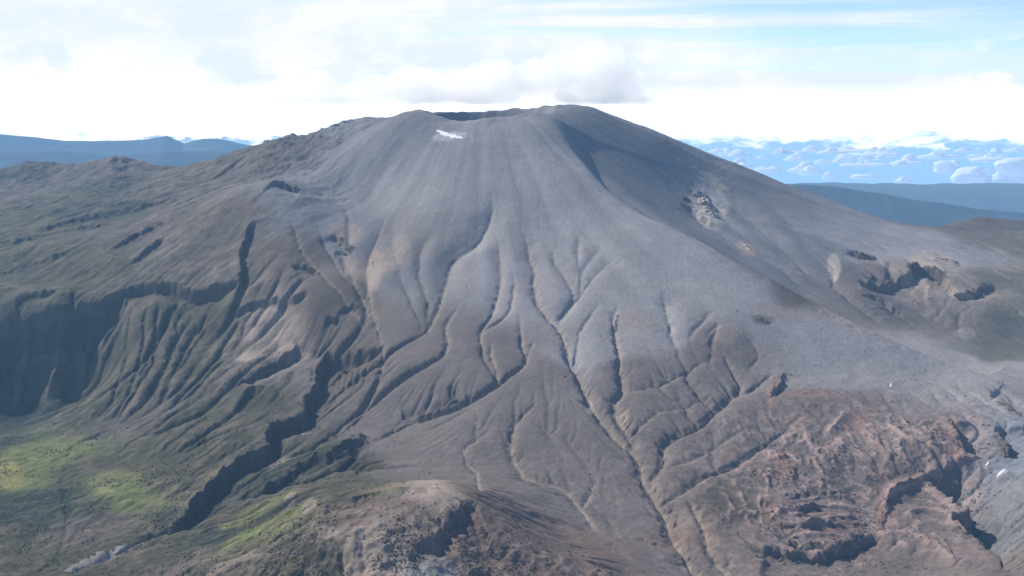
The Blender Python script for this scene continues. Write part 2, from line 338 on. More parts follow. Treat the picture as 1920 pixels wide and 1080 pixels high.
# ---------------- gullies
def all_gullies(kw, kd, kwide):
    def g(pts, w, d, wide=0, dw=0, **k): gully(pts, w * kw, d * kd, wide if kwide else 0, dw * kwide, **k)
    g([(735,392),(715,425),(700,455),(690,500),(692,560),(705,615),(718,660)], 16, 9, 46, 10)
    g([(738,400),(738,460),(752,515),(775,565),(795,605)], 26, 7, 40, 8, bed=.1)
    g([(818,428),(790,465),(788,515),(803,560),(800,600)], 20, 7, 34, 8, bed=.3)
    g([(925,335),(920,400),(890,450),(852,480),(836,530),(815,590),(795,620),(755,640),(724,664)], 15, 9, 55, 15, bed=.9)
    g([(928,400),(934,470),(940,510),(937,545),(925,580),(903,615),(900,640),(915,680),(928,703)], 13, 9, 36, 9)
    g([(965,500),(962,560),(948,592),(918,612),(902,625)], 11, 7, 28, 6)
    g([(972,395),(985,440),(1000,500),(1006,550),(1022,582),(1042,610),(1060,650),(1078,690),(1100,730),(1125,775),(1155,812),(1190,850),(1212,905),(1245,965),(1270,1020),(1312,1079)], 17, 13, 55, 14, taper=(.2, 0))
    g([(1025,455),(1045,490),(1068,530),(1073,560),(1052,592),(1045,615)], 16, 9, 38, 9, bed=.4)
    g([(1084,425),(1086,460),(1086,495)], 13, 7, 22, 4, taper=(.6, .3), bed=.5)
    g([(975,585),(978,640),(986,668),(970,690),(935,714),(900,735),(850,762),(800,780),(762,795),(722,818),(690,845)], 15, 11, 44, 10)
    g([(918,640),(926,675),(934,712)], 12, 7, 24, 4)
    g([(872,555),(846,590),(836,620),(838,652),(808,677),(770,697),(730,725),(698,752),(655,792),(606,838)], 14, 10, 40, 8)
    g([(890,762),(893,800),(890,826),(868,840),(876,866),(893,890),(900,920)], 9, 6, 22, 3)
    g([(1012,748),(985,770),(962,800),(960,830),(965,860),(976,886),(1000,900),(1040,910),(1066,926),(1086,950),(1110,985),(1138,1012)], 12, 9, 32, 6)
    g([(1112,903),(1101,930),(1094,955)], 9, 7, 20, 3)
    g([(1160,560),(1152,600),(1158,660),(1164,700),(1166,728),(1155,745),(1160,780),(1180,812),(1196,842)], 16, 12, 52, 16)
    g([(1332,678),(1285,698),(1232,722),(1172,732)], 12, 8, 34, 8)
    g([(1240,545),(1250,590),(1262,635),(1272,655)], 15, 6, 44, 14, bed=.3)
    g([(1345,640),(1368,690),(1388,722),(1370,742),(1340,768),(1310,798),(1272,815),(1243,840),(1242,868),(1228,890),(1214,908)], 15, 12, 40, 11)
    g([(1340,735),(1290,760),(1230,775),(1180,810)], 10, 6, 24, 4); g([(1325,640),(1345,610),(1330,690)], 14, 4, 30, 4, bed=.1)
    g([(1450,700),(1420,720),(1395,738)], 12, 7, 26, 5)
    g([(1512,780),(1462,808),(1415,845),(1370,880),(1320,898),(1272,925),(1238,945)], 14, 10, 36, 8)
    g([(1400,800),(1350,835),(1300,862),(1250,880)], 10, 6, 26, 5)
    g([(1282,930),(1310,970),(1326,1012),(1345,1050),(1372,1079)], 12, 8, 30, 5, taper=(.2, 0))
    g([(1130,560),(1100,600),(1080,640),(1085,700),(1100,735)], 14, 5, 40, 7, bed=.2)
    g([(1160,480),(1120,510),(1080,560),(1055,600)], 18, 4, 40, 5, bed=0); g([(1130,460),(1110,480),(1085,520)], 16, 3, 30, 4, bed=0)
    g([(1340,580),(1310,610),(1290,640)], 16, 4, 40, 6, bed=0); g([(1395,620),(1420,660),(1400,700)], 14, 4, 36, 8, bed=.1)
    g([(1000,640),(985,668)], 10, 5, 22, 3); g([(1060,820),(1090,860),(1115,900)], 10, 3, 24, 3, bed=.1)
    g([(1090,930),(1140,975),(1170,1020)], 10, 3, 24, 3, bed=.1); g([(1000,790),(1040,830),(1060,880)], 10, 3, 24, 2, bed=0)
    # ravine, river and left spurs
    g([(716,630),(718,680),(692,738),(640,785),(592,832),(510,862),(430,908),(355,962),(318,990),(230,1030),(150,1072)], 20, 12, 40, 10, taper=(.1, 0), bed=.5)
    for a in ([(247,556),(236,650),(215,720),(196,766)], [(282,560),(268,620),(255,690),(226,750),(210,772)], [(322,562),(300,622),(280,682),(240,742),(226,772)],
              [(352,588),(322,650),(292,710),(256,776)], [(374,596),(340,662),(302,742),(286,760)], [(462,575),(430,630),(398,682),(335,748),(288,790)],
              [(448,655),(405,690),(370,730),(315,772)], [(300,560),(285,640),(262,700)], [(395,600),(360,650),(330,700)]):
        g(a, 11, 12, 20, 3, bed=0, jit=16)
    g([(560,620),(510,660),(470,690),(405,752),(350,790),(250,830),(226,862)], 14, 9, 30, 5, bed=.1)
    g([(215,795),(150,830),(122,862)], 12, 7, 20, 3, bed=0); g([(125,870),(118,930),(125,980),(105,1079)], 14, 7, 30, 3, bed=0)
    g([(700,745),(650,780),(615,825)], 12, 7, 20, 3, bed=.3); g([(640,470),(670,540),(700,600)], 12, 7, 24, 5, bed=.9)
    g([(545,400),(565,470),(620,530),(660,580),(690,620)], 11, 6, 24, 4, bed=.6)
    g([(590,420),(620,480),(660,540)], 10, 5, 20, 3, bed=.4)
    for i in range(9):     # flutes down the ravine cliff
        x0 = 585 + i * 13; g([(x0, 672), (x0 + 3 - i, 700 + i), (x0 - 12, 735 - i * 2)], 7, 6, bed=0, jit=10)
    # right flank: long grooves down the slope behind the spine
    for a in ([(1180,290),(1260,350),(1340,430),(1420,490)], [(1300,310),(1400,400),(1490,480),(1560,545)], [(1400,340),(1470,410),(1530,480),(1580,560)],
              [(1240,300),(1330,380),(1440,480),(1530,550)], [(1360,350),(1430,440),(1500,510)]):
        g(a, 40, 1.8, 60, 6, bed=0, jit=30)
all_gullies(1.1, .4, 1.0)
SP_ = [(1030,222),(1060,270),(1100,320),(1150,370),(1205,408),(1262,431),(1330,465),(1390,503),(1450,530),(1530,572),(1620,618),(1720,660),(1850,706)]
ridge(SP_, 60, 7, jit=8, taper=(.05, .2))
scarp_(SP_, 1, 52, 85, 130, jit=8, taper=(.22, .14))
SCAR[:] = np.where(blob(1200,400,260,180) + blob(1100,300,120,100) + blob(1500,560,200,60) > .2, 0, SCAR)
# foreground hill ribs and red lava ribs
ridge([(905,930),(950,950),(1030,970),(1100,1000),(1180,1060)], 26, 5); ridge([(845,905),(760,918),(690,935),(620,965),(540,1005),(470,1035)], 28, 8)
ridge([(1685,985),(1655,960),(1672,930),(1725,903),(1760,903)], 22, 12); ridge([(1640,1010),(1700,1005),(1760,1025),(1800,1060)], 18, 6)
for a in ([(1430,990),(1480,960),(1560,950)], [(1460,1005),(1530,985),(1620,970)], [(1680,980),(1740,960),(1830,975)], [(1590,770),(1570,800),(1545,830)], [(1660,790),(1700,830),(1760,860)]):
    ridge(a, 16, 7)
for i in range(7):
    y0 = 935 + i * 17; ridge([(1450, y0 + 8), (1520, y0), (1600, y0 + 6), (1660, y0 + 18)], 9, 3.5, jit=24)

# ---------------- running water: a swarm of drops carves the fine rills
def rain(Hm, n, steps, strength, seed, q_=1, inertia=.3, cap_=3.2):
    """drops on a lattice q_ times coarser than the terrain's"""
    r = np.random.default_rng(seed); G = Hm[::q_, ::q_].copy(); M, N = G.shape
    cell = (YY * DU * q_)[::q_, ::q_]; st_ = strength[::q_, ::q_]; uq = us[::q_]
    pi = r.random(n) * (M - 4) + 1; pj = r.random(n) * (N - 4) + 1
    di = np.zeros(n); dj = np.zeros(n); sed = np.zeros(n); vel = np.ones(n); wat = np.ones(n)
    f = G.ravel()
    for k in range(steps):
        i0 = pi.astype(int); j0 = pj.astype(int); fi = pi - i0; fj = pj - j0; q = i0 * N + j0
        h00, h10, h01, h11 = f[q], f[q + N], f[q + 1], f[q + N + 1]
        c = cell[i0, j0]; gi = ((h10 - h00) * (1 - fj) + (h11 - h01) * fj) / c; gj = ((h01 - h00) * (1 - fi) + (h11 - h10) * fi) / c
        uj = uq[j0]; gi = gi - uj * gj
        di = di * inertia - gi * (1 - inertia); dj = dj * inertia - gj * (1 - inertia)
        L = np.hypot(di, dj) + 1e-9; si, sj = di / L, dj / L
        ni = np.clip(pi + si, 1, M - 3); nj = np.clip(pj + sj - uj * si, 1, N - 3)
        h = h00 * (1 - fi) * (1 - fj) + h10 * fi * (1 - fj) + h01 * (1 - fi) * fj + h11 * fi * fj
        a0 = ni.astype(int); b0 = nj.astype(int); fa = ni - a0; fb = nj - b0; q2 = a0 * N + b0
        h2 = f[q2] * (1 - fa) * (1 - fb) + f[q2 + N] * fa * (1 - fb) + f[q2 + 1] * (1 - fa) * fb + f[q2 + N + 1] * fa * fb
        dh = h2 - h
        cap = np.maximum(-dh / c, .01) * vel * wat * cap_ * q_ ** .5
        uphill = dh > 0
        dep = np.where(uphill, np.minimum(dh, sed), np.where(sed > cap, (sed - cap) * .12, 0))
        ero = np.where(uphill | (sed > cap), 0, np.minimum((cap - sed) * .3, -dh)) * st_[i0, j0]
        ch = (dep - ero) * .8
        qs = np.concatenate([q, q + N, q + 1, q + N + 1]); wv_ = np.concatenate([ch * (1 - fi) * (1 - fj), ch * fi * (1 - fj), ch * (1 - fi) * fj, ch * fi * fj])
        if q_ == 1: np.add.at(f, qs, wv_)
        else: f += np.clip(np.bincount(qs, wv_, f.size), -.25 * q_, .12 * q_)
        sed = sed - dep + ero; vel = np.sqrt(np.clip(vel * vel - dh / c * .6, .05, 6)); wat *= .99
        pi, pj = ni, nj
    d = f.reshape(M, N) - Hm[::q_, ::q_]
    if q_ == 1: return Hm + d
    I_, J_ = np.meshgrid(np.minimum(np.arange(NW) / q_, M - 1.001), np.minimum(np.arange(NU) / q_, N - 1.001), indexing='ij')
    return Hm + upsample(d, I_, J_)
smoothcone = np.clip(blob(930, 320, 330, 150) * 1.6 + blob(650, 290, 120, 90) + blob(1130, 430, 200, 90) + blob(1400, 560, 300, 70) * 1.4 + blob(1600, 650, 330, 60) * 1.5 + blob(1450, 400, 300, 110), 0, 1)
stg = np.clip((0.42 - .22 * left_land - .15 * hill - .25 * redland) * (1 - .97 * smoothcone) * (1 - .85 * redland) * (1 - .75 * hill) * (1 - .5 * far_ridge), .006, 1)
gy_, gx_ = np.gradient(blur(H, 2)); slope_ = np.hypot(gx_, gy_) / (YY * DU)
stg *= np.clip(1.5 - slope_, .12, 1)
stg *= 1 - .9 * np.clip(blob(350, 450, 170, 80) + blob(120, 460, 220, 110) + blob(520, 420, 90, 60) + blob(1890, 900, 60, 130) * 1.2, 0, 1)
H0 = H.copy()
for k in range(3): H = rain(H, 26000, 120, stg * (1 - .6 * redland), 20 + k, 4)
H = H0 + (.55 + .2 * left_land) * np.clip(H - H0, -15, 1.5)
all_gullies(.6, .72, 0)
all_scarps(.4)
H0 = H.copy()
for k in range(3): H = rain(H, 60000, 110, stg, 30 + k, 2)
H = H0 + np.clip(H - H0, -7, 1.2)
H0 = H.copy()
for k in range(3): H = rain(H, 90000, 60, stg, 40 + k, 1)
H = H0 + np.clip(H - H0, -3, 1.2)
print('highest', H.max())
H = H * .8 + blur(H, 1, 1) * .2
H += (fbm(9, 3, 31, .6) - .5) * 2.4 * np.clip(rough, .15, 1.2) + (fbm(5, 2, 33, .6) - .5) * 1.0
blk = fbm(26, 3, 35, .55, True, wx=XX + N1 * 30, wy=YY * .55 + N2 * 30); lm = np.clip(fbm(150, 3, 36) * 4 - 1.7, 0, 1) * redland
H += np.clip(blk - .52, 0, 1) * 15 * lm + np.clip(blk - .5, 0, 1) * 9 * hill
rocky = np.clip(SCAR, 0, 1)
H += (fbm(26, 4, 32, .6, True) - .6) * 24 * rocky
Hn = H

# ------------------------------------------------------------------ ground colours (albedo) by place, some with shade painted in
ASH = (.222,.211,.206); ASHD_SHADE = (.145,.143,.146); FAN = (.120,.103,.093); BRN = (.083,.069,.055); OLV = (.056,.051,.029); DGN_SHADE = (.021,.028,.017)
BGN = (.12,.135,.04); RED = (.195,.130,.108); TAN = (.245,.198,.16); BASH = (.16,.17,.185); RUST = (.135,.098,.078); PASH = (.235,.222,.212); WHT = (.55,.54,.52); RBR = (.168,.133,.118); OLR = (.115,.105,.082)
COL = [(950,260,ASH),(850,330,ASH),(1000,350,ASH),(700,280,ASHD_SHADE),(620,310,ASHD_SHADE),(650,370,ASHD_SHADE),(760,330,ASH),(1100,420,ASH),(1250,500,ASH),(1400,560,ASH),(1550,620,ASH),
(1180,300,ASHD_SHADE),(1250,380,ASHD_SHADE),(1350,450,ASHD_SHADE),(1300,330,ASHD_SHADE),(1400,380,ASHD_SHADE),(1500,450,ASHD_SHADE),(1600,450,ASH),(1100,260,ASHD_SHADE),  # darker ash right of the spine has the shade there painted in
(900,500,ASH),(1000,560,ASH),(1100,560,ASH),(760,520,ASHD_SHADE),(800,640,FAN),(900,660,FAN),(1000,700,FAN),(1100,660,ASH),(1180,700,FAN),(1250,620,ASH),(1350,650,FAN),(1250,760,FAN),(1350,800,FAN),
(950,800,FAN),(1050,850,FAN),(1100,950,FAN),(1200,970,FAN),(850,850,FAN),(750,870,FAN),(750,760,FAN),(1300,1000,RUST),(1300,1060,FAN),(1380,960,BRN),(700,830,FAN),
(1550,700,ASH),(1650,700,PASH),(1750,690,PASH),(1850,720,PASH),(1600,760,BRN),(1500,760,BRN),(1450,800,FAN),(1420,880,BRN),
(1600,640,ASH),(1800,660,PASH),(1500,560,BRN),(1600,600,TAN),(1700,630,PASH),(1900,690,PASH),
(1600,840,RBR),(1680,820,RBR),(1720,880,BRN),(1800,800,RBR),(1840,760,PASH),(1870,900,ASHD_SHADE),(1910,940,ASHD_SHADE),(1915,860,BASH),(1920,800,BASH),(1600,900,BRN),(1500,920,RBR),(1520,970,RBR),(1600,990,RBR),
(1700,1000,RBR),(1750,980,BRN),(1800,1040,RBR),(1600,1060,BRN),(1450,1060,BRN),(1700,1060,BRN),(1900,1060,BRN),(1400,1010,BRN),(1550,860,BRN),
(515,360,ASHD_SHADE),(560,400,ASHD_SHADE),(450,400,BRN),(400,440,BRN),(480,480,BRN),(560,480,BRN),(600,560,BRN),(400,520,BRN),(330,500,BRN),(520,620,TAN),(480,660,BRN),(600,620,BRN),(640,690,BRN),(560,700,FAN),
(500,740,OLV),(440,800,OLV),(540,640,TAN),(620,400,ASHD_SHADE),(660,470,ASHD_SHADE),(640,540,BRN),(690,500,TAN),
(300,560,OLV),(300,640,OLV),(260,700,OLV),(350,700,OLV),(380,620,OLV),(250,780,BRN),(340,840,OLV),(150,620,DGN_SHADE),(60,640,DGN_SHADE),(100,660,OLV),(180,720,OLV),(50,780,DGN_SHADE),(20,840,DGN_SHADE),  # headwall gets dark green to deepen its shade in the colour
(100,540,OLV),(50,480,OLV),(180,500,OLV),(250,430,BRN),(320,420,BRN),(150,400,DGN_SHADE),(60,420,OLV),(50,360,BRN),(200,350,DGN_SHADE),(120,370,OLV),(300,340,BRN),(400,330,BRN),(480,300,BRN),(560,270,BRN),(640,240,ASHD_SHADE),(230,310,BRN),(40,318,DGN_SHADE),  # dark green on the upper plateau is painted in for cloud shadows
(20,880,BGN),(80,850,BGN),(200,890,OLV),(230,920,BGN),(120,940,DGN_SHADE),(50,960,DGN_SHADE),(60,1030,OLV),(160,1000,BRN),(280,1040,OLV),(330,1060,BRN),(300,900,OLV),(400,870,OLV),
(480,900,DGN_SHADE),(560,870,DGN_SHADE),(620,860,DGN_SHADE),(660,880,OLV),(560,930,OLV),(460,970,OLV),(500,990,BGN),(400,1010,DGN_SHADE),(440,1080,OLV),(560,1040,OLV),(620,1070,OLV),(600,960,OLV),(640,930,OLV),
(680,960,RUST),(760,960,RUST),(820,920,TAN),(760,990,RUST),(720,1030,TAN),(700,1070,TAN),(800,1060,BASH),(840,1010,RUST),(900,980,RUST),(960,1000,RUST),(1000,1050,RUST),(900,1050,RUST),(880,930,RUST),(1050,1000,RUST),(1100,1060,RUST),
(1880,450,OLR),(1900,520,OLR),(1870,600,OLR),(1830,420,BRN),(1800,480,ASH),(1850,660,OLR),(1720,450,ASH),(1650,520,FAN),(1750,520,TAN),(1700,580,FAN),(1800,590,FAN),(1920,640,OLR)]
WJU = UU + N1 * .022; WJW = WW + N2 * .03
cs = slice(None, None, 4)
uc, wc = WJU[cs, cs], WJW[cs, cs]
acc = np.zeros(uc.shape + (3,)); wt = np.zeros(uc.shape)
COL = [(x, y, (.128, .105, .092) if (c == BRN and x > 1380 and y > 740) else c) for (x, y, c) in COL]
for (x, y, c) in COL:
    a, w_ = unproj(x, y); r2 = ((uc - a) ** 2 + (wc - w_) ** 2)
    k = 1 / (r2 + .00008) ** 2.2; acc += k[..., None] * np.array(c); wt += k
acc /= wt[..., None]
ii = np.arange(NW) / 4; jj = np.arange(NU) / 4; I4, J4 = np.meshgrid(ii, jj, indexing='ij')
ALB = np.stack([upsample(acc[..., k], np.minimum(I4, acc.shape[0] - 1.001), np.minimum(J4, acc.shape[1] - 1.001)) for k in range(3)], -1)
NP = fbm(34, 4, 51, .6) - .5; NQ = fbm(12, 3, 52, .6) - .5; NR = fbm(120, 4, 53, .55) - .5
def patch(px_, py_, rx, ry, c, amt=1.0, edge=.35, rough_=1.5):
    a, w_ = unproj(px_, py_); _, wa = unproj(px_, max(py_ - ry, 232)); _, wb = unproj(px_, min(py_ + ry, 1079)); rw = max(abs(wa - wb) / 2, .004)
    d = np.sqrt(((UU - a) / (rx / F)) ** 2 + ((WW - w_) / rw) ** 2) + rough_ * (NP * .6 + NQ * .4)
    m = np.clip((1 - d) / edge + .5, 0, 1) * amt
    ALB[:] = ALB * (1 - m[..., None]) + np.array(c) * m[..., None]
gr = np.clip((NR * 3 + .5), 0, 1)
PATCHES = [(845,256,30,9,WHT,.45),(890,262,60,9,PASH,.6),(1330,385,36,40,(.36,.32,.28),.8),(1345,400,14,26,PASH,.6),(1400,460,18,10,TAN,.8),(1565,495,12,20,(.34,.30,.25),.9),
(1760,490,55,20,(.32,.27,.22),.8),(1890,500,40,10,TAN,.5),(1810,620,22,10,PASH,.5),(1440,625,34,18,BASH,.6),(1430,600,26,10,BRN,.7),(1360,625,26,20,TAN,.5),(1195,605,30,22,TAN,.5),
(700,500,14,40,TAN,.9),(650,440,34,22,TAN,.6),(510,640,60,16,TAN,.6),(470,670,30,12,TAN,.8),(500,950,60,12,BGN,.6),(540,990,70,18,BGN,.5),(440,985,30,8,BGN,.7),(60,850,60,24,BGN,.8),(10,885,34,26,(.2,.19,.05),.8),
(210,900,60,18,BGN,.6),(250,945,40,20,BGN,.5),(580,960,16,10,TAN,.8),(545,945,10,8,TAN,.7),(700,930,50,6,BGN,.6),(820,930,44,22,TAN,.9),(720,970,26,18,TAN,.7),(690,1030,44,50,TAN,.9),(790,1062,46,22,BASH,.9),
(760,1000,80,50,(.19,.155,.125),.6),(700,960,60,16,(.18,.135,.11),.7),(850,935,30,16,TAN,.8),(620,1010,26,10,TAN,.7),(660,1060,20,30,TAN,.6),(440,1052,60,7,TAN,.7),(560,835,20,14,OLV,.9),(1470,880,26,30,RED,.9),(1450,735,14,26,RED,1),(1540,740,60,7,RED,.9),
(1600,790,24,24,RED,.9),(1480,790,50,6,RED,.7),(1650,870,30,26,RED,.5),(1660,960,22,40,RED,.9),(1720,910,60,10,RED,.8),(1560,975,90,10,RED,.7),(1560,1005,100,10,RED,.7),(1450,975,24,26,RED,.7),
(1800,830,30,30,(.24,.13,.115),.7),(1840,790,40,44,(.22,.2,.2),.7),(1900,850,40,50,BASH,.7),(1900,920,34,30,PASH,.35),(1880,878,10,4,WHT,.5),(1440,930,12,12,TAN,.6),
(1285,980,14,30,TAN,.4),(1230,915,10,16,TAN,.5),(1170,775,10,14,TAN,.8),(1105,752,8,20,PASH,.7),(575,800,12,6,PASH,.9),(530,855,22,8,TAN,.8),(1490,590,90,12,TAN,.35),(1640,620,80,10,TAN,.35),(1600,650,60,30,ASH,.8)]
for p_ in PATCHES: patch(*p_)
cv_ = H - blur(H, 7)
pk = np.clip(cv_ * .5 + NQ * 1.2, 0, .85) * redland * (1 - np.clip(blob(1890, 880, 50, 130) * 1.5, 0, 1))
ALB = ALB * (1 - pk[..., None]) + np.array((.27, .195, .17)) * pk[..., None]
tn = (np.clip(cv_ * .25 + NQ, 0, .55) * (hill + .5 * left_land))[..., None]
ALB = ALB * (1 - tn) + np.array((.17, .14, .11)) * tn
bed = np.clip(GUL, 0, 1) * np.clip(.75 + NQ * 2.2, 0, 1); bed *= .62
ALB = ALB * (1 - bed[..., None]) + np.array((.27, .215, .17)) * bed[..., None]
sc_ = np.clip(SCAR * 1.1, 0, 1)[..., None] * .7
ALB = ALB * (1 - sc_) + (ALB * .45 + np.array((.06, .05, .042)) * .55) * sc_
smc = np.clip(smoothcone, 0, 1)[..., None]
ALB *= 1 + (NP[..., None] * .55 + NQ[..., None] * .45 + NR[..., None] * .35) * (1 - .72 * smc)
gv = np.clip(left_land * (YY > 1500), 0, 1)[..., None]
pat = np.clip((fbm(46, 5, 61, .62) - .5) * 5, -1, 1)[..., None]
ALB *= 1 + gv * pat * np.array((.26, .20, .26))
# long faint streaks running straight down the cone from the rim
th = np.arctan2(XX - cx0, cy0 - YY); rad = np.hypot(XX - cx0, YY - cy0)
st = fbm(1.0, 4, 63, .6, wx=th * 26, wy=rad / 700) - .5
cone_m = np.clip((rad - 220) / 150, 0, 1) * np.clip((1500 - rad) / 500, 0, 1) * (.35 + .65 * smoothcone)
ALB *= 1 + (st * cone_m)[..., None] * .6
ALB = np.clip(ALB, .012, .9)

# ------------------------------------------------------------------ mesh helpers
def tag(o, label=None, cat=None, group=None, kind=None):
    for k, v in (('label', label), ('category', cat), ('group', group), ('kind', kind)):
        if v: o[k] = v
    return o
def grid_mesh(name, X_, Y2, Z2, mat, col=None):
    n, m = X_.shape; me = bpy.data.meshes.new(name)
    me.vertices.add(n * m); me.vertices.foreach_set('co', np.stack([X_, Y2, Z2], -1).astype(np.float32).ravel())
    idx = np.arange(n * m, dtype=np.int32).reshape(n, m)
    q = np.stack([idx[:-1, :-1], idx[:-1, 1:], idx[1:, 1:], idx[1:, :-1]], -1).reshape(-1, 4)
    me.loops.add(q.size); me.loops.foreach_set('vertex_index', q.ravel())
    me.polygons.add(len(q)); me.polygons.foreach_set('loop_start', np.arange(0, q.size, 4, dtype=np.int32))
    me.update(); me.validate()
    me.polygons.foreach_set('use_smooth', np.ones(len(q), dtype=bool))
    if col is not None:
        a = me.color_attributes.new('albedo', 'FLOAT_COLOR', 'POINT')
        a.data.foreach_set('color', np.concatenate([col, np.ones(col.shape[:2] + (1,))], -1).astype(np.float32).ravel())
    me.materials.append(mat)
    o = bpy.data.objects.new(name, me); C.objects.link(o); return o

def ground_mat():
    m = bpy.data.materials.new('volcanic_ground'); m.use_nodes = True; b = NB(m.node_tree)
    bs = m.node_tree.nodes['Principled BSDF']
    at = b.n('ShaderNodeAttribute', attribute_name='albedo').outputs['Color']
    pos = b.n('ShaderNodeNewGeometry').outputs['Position']
    n1 = b.noise(pos, .16, 5, .65); n2 = b.noise(pos, .5, 3, .6); n3 = b.noise(pos, .03, 4, .55)
    f = b.math('ADD', b.math('MULTIPLY', b.math('SUBTRACT', n1, .5), .7), 1.0)
    f = b.math('ADD', f, b.math('MULTIPLY', b.math('SUBTRACT', n3, .5), .35))
    c = b.mix(1.0, at, b.n('ShaderNodeCombineColor', ins={0: f, 1: f, 2: f}).outputs[0], 'MULTIPLY')
    m.node_tree.links.new(c, bs.inputs['Base Color'])
    bs.inputs['Roughness'].default_value = .95; bs.inputs['Specular IOR Level'].default_value = .12
    bp = b.n('ShaderNodeBump', ins={'Height': b.math('ADD', n1, b.math('MULTIPLY', n2, .4)), 'Distance': 2.6, 'Strength': .55})
    m.node_tree.links.new(bp.outputs[0], bs.inputs['Normal'])
    return m
GM = ground_mat()
terrain = tag(grid_mesh('terrain', XX, YY, Hn + ZC, GM, ALB), kind='structure')

def ground_at(u, w):
    return float(upsample(Hn, np.array([(w - W0) / DU]), np.array([(u - U0) / DU]))[0])

# ------------------------------------------------------------------ far country inside the air
HX0, HX1, HY0, HY1 = -16000, 16000, -1500, 20000
ZB = ZC - 1620
def flat_mat(name, c, rough=.9, var=.4, sc=.004):
    m = bpy.data.materials.new(name); m.use_nodes = True; b = NB(m.node_tree); bs = m.node_tree.nodes['Principled BSDF']
    pos = b.n('ShaderNodeNewGeometry').outputs['Position']
    n = b.noise(pos, sc, 6, .6)
    f = b.math('ADD', b.math('MULTIPLY', b.math('SUBTRACT', n, .5), var * 2), 1.0)
    m.node_tree.links.new(b.mix(1.0, (*c, 1), b.n('ShaderNodeCombineColor', ins={0: f, 1: f, 2: f}).outputs[0], 'MULTIPLY'), bs.inputs['Base Color'])
    bs.inputs['Roughness'].default_value = rough; bs.inputs['Specular IOR Level'].default_value = .1
    return m
FM = flat_mat('far_forest', (.05, .065, .04))
def np_fbm(x, y, seed, octv=5, ridged=False, gain=.5):
    global XX, YY
    sx, sy = XX, YY
    XX, YY = x, y; r = fbm(1.0, octv, seed, gain, ridged); XX, YY = sx, sy
    return r
nx, ny = 420, 330
gx, gy = np.meshgrid(np.linspace(HX0 + 60, HX1 - 60, nx), np.linspace(HY0 + 60, HY1 - 60, ny))
gz = -1370 + (np_fbm(gx / 1800, gy / 1800, 71) - .5) * 260
under = (abs(gx) < .66 * gy + 500) & (gy < 6700)
gz -= np.where(under, 60, 0)
fl = tag(grid_mesh('ground', gx, gy, gz + ZC, FM), kind='structure')
def skirt():
    # carry the volcano's edges down to the lowland
    e = []
    top = np.stack([XX[-1], YY[-1], Hn[-1]], -1)
    for k, (dy, dz) in enumerate(((0, 0), (250, -130), (700, -330), (1500, -520))):
        e.append(np.stack([XX[-1] * (1 + dy / 6200), YY[-1] + dy, np.maximum(Hn[-1] + dz, -1500)], -1))
    a = np.stack(e); grid_col = np.broadcast_to(ALB[-1], a.shape).copy()
    tag(grid_mesh('terrain_back_slope', a[..., 0], a[..., 1], a[..., 2] + ZC, GM, grid_col), kind='structure')
    for s, c0 in ((-1, 0), (1, -1)):
        e = []
        for (dx, dz) in ((0, 0), (200, -50), (600, -160), (1500, -420), (2600, -620)):
            e.append(np.stack([XX[:, c0] + s * dx, YY[:, c0] + 0 * XX[:, c0], np.maximum(Hn[:, c0] + dz, -1500)], -1))
        a = np.stack(e)[:, ::6]; gc = np.broadcast_to(ALB[::6, c0], a.shape).copy()
        tag(grid_mesh('terrain_side_slope', a[..., 0], a[..., 1], a[..., 2] + ZC, GM, gc), kind='structure')
    e = [np.stack([XX[0] * k, YY[0] - d, np.maximum(Hn[0] + z, -1500)], -1)[::6] for (k, d, z) in ((1, 0, 0), (1, 200, -60), (1, 700, -300), (1, 1300, -600))]
    a = np.stack(e); gc = np.broadcast_to(ALB[0, ::6], a.shape).copy()
    tag(grid_mesh('terrain_near_slope', a[..., 0], a[..., 1], a[..., 2] + ZC, GM, gc), kind='structure')
skirt()
def range_(name, pts, Yd, depth, seed, mat, rough_=60, base=-1500):
    """a mountain range: crest heights follow the skyline points at distance Yd"""
    xs = np.array([ray(p[0], p[1])[0] * Yd for p in pts]); zs = np.array([ray(p[0], p[1])[1] * Yd for p in pts])
    x = np.linspace(xs[0], xs[-1], 420); t = np.linspace(-1, 1, 90); A, T = np.meshgrid(x, t)
    cz_ = np.interp(A, xs, zs)
    yy = Yd + T * depth
    prof = np.clip(1 - abs(T), 0, 1) ** 1.15
    nz = (np_fbm(A / 900 + seed, yy / 900, seed, 6, True, .52) - .62)
    end = np.clip(np.minimum(A - xs[0], xs[-1] - A) / 500, 0, 1)
    z = base + (cz_ - base) * (prof * (1 + .0 * nz)) + nz * rough_ * 3.2 * (1 - .75 * prof ** 3)
    z = base + (z - base) * (end ** .5)
    return tag(grid_mesh(name, A, yy, z + ZC, mat), kind='structure')
HM = flat_mat('far_mountain_hazed', (.05, .075, .085), .9, .8, .0016)  # blue of the distance haze partly painted into the base colour
range_('distant_hills', [(-700,262),(-300,255),(-60,250),(40,252),(120,262),(200,262),(260,262),(312,254),(345,268),(380,258),(408,257),(470,270),(540,285),(640,300)], 17800, 1900, 81, HM)
range_('distant_hills', [(-500,275),(0,284),(100,280),(220,288),(330,282),(420,280),(520,300)], 13600, 1500, 82, HM, 40)
range_('distant_hills', [(1250,370),(1420,352),(1495,345),(1560,348),(1620,358),(1660,362),(1720,375),(1800,385),(1920,398),(2050,402),(2500,380)], 9500, 1600, 83, HM, 40)
range_('distant_hills', [(1400,372),(1600,380),(1700,370),(1790,362),(1920,368),(2100,360),(2600,350)], 15500, 1900, 84, HM, 40)
range_('distant_hills', [(1100,345),(1400,352),(1700,356),(1900,350),(2300,345),(2700,345)], 18600, 1100, 85, HM, 30)

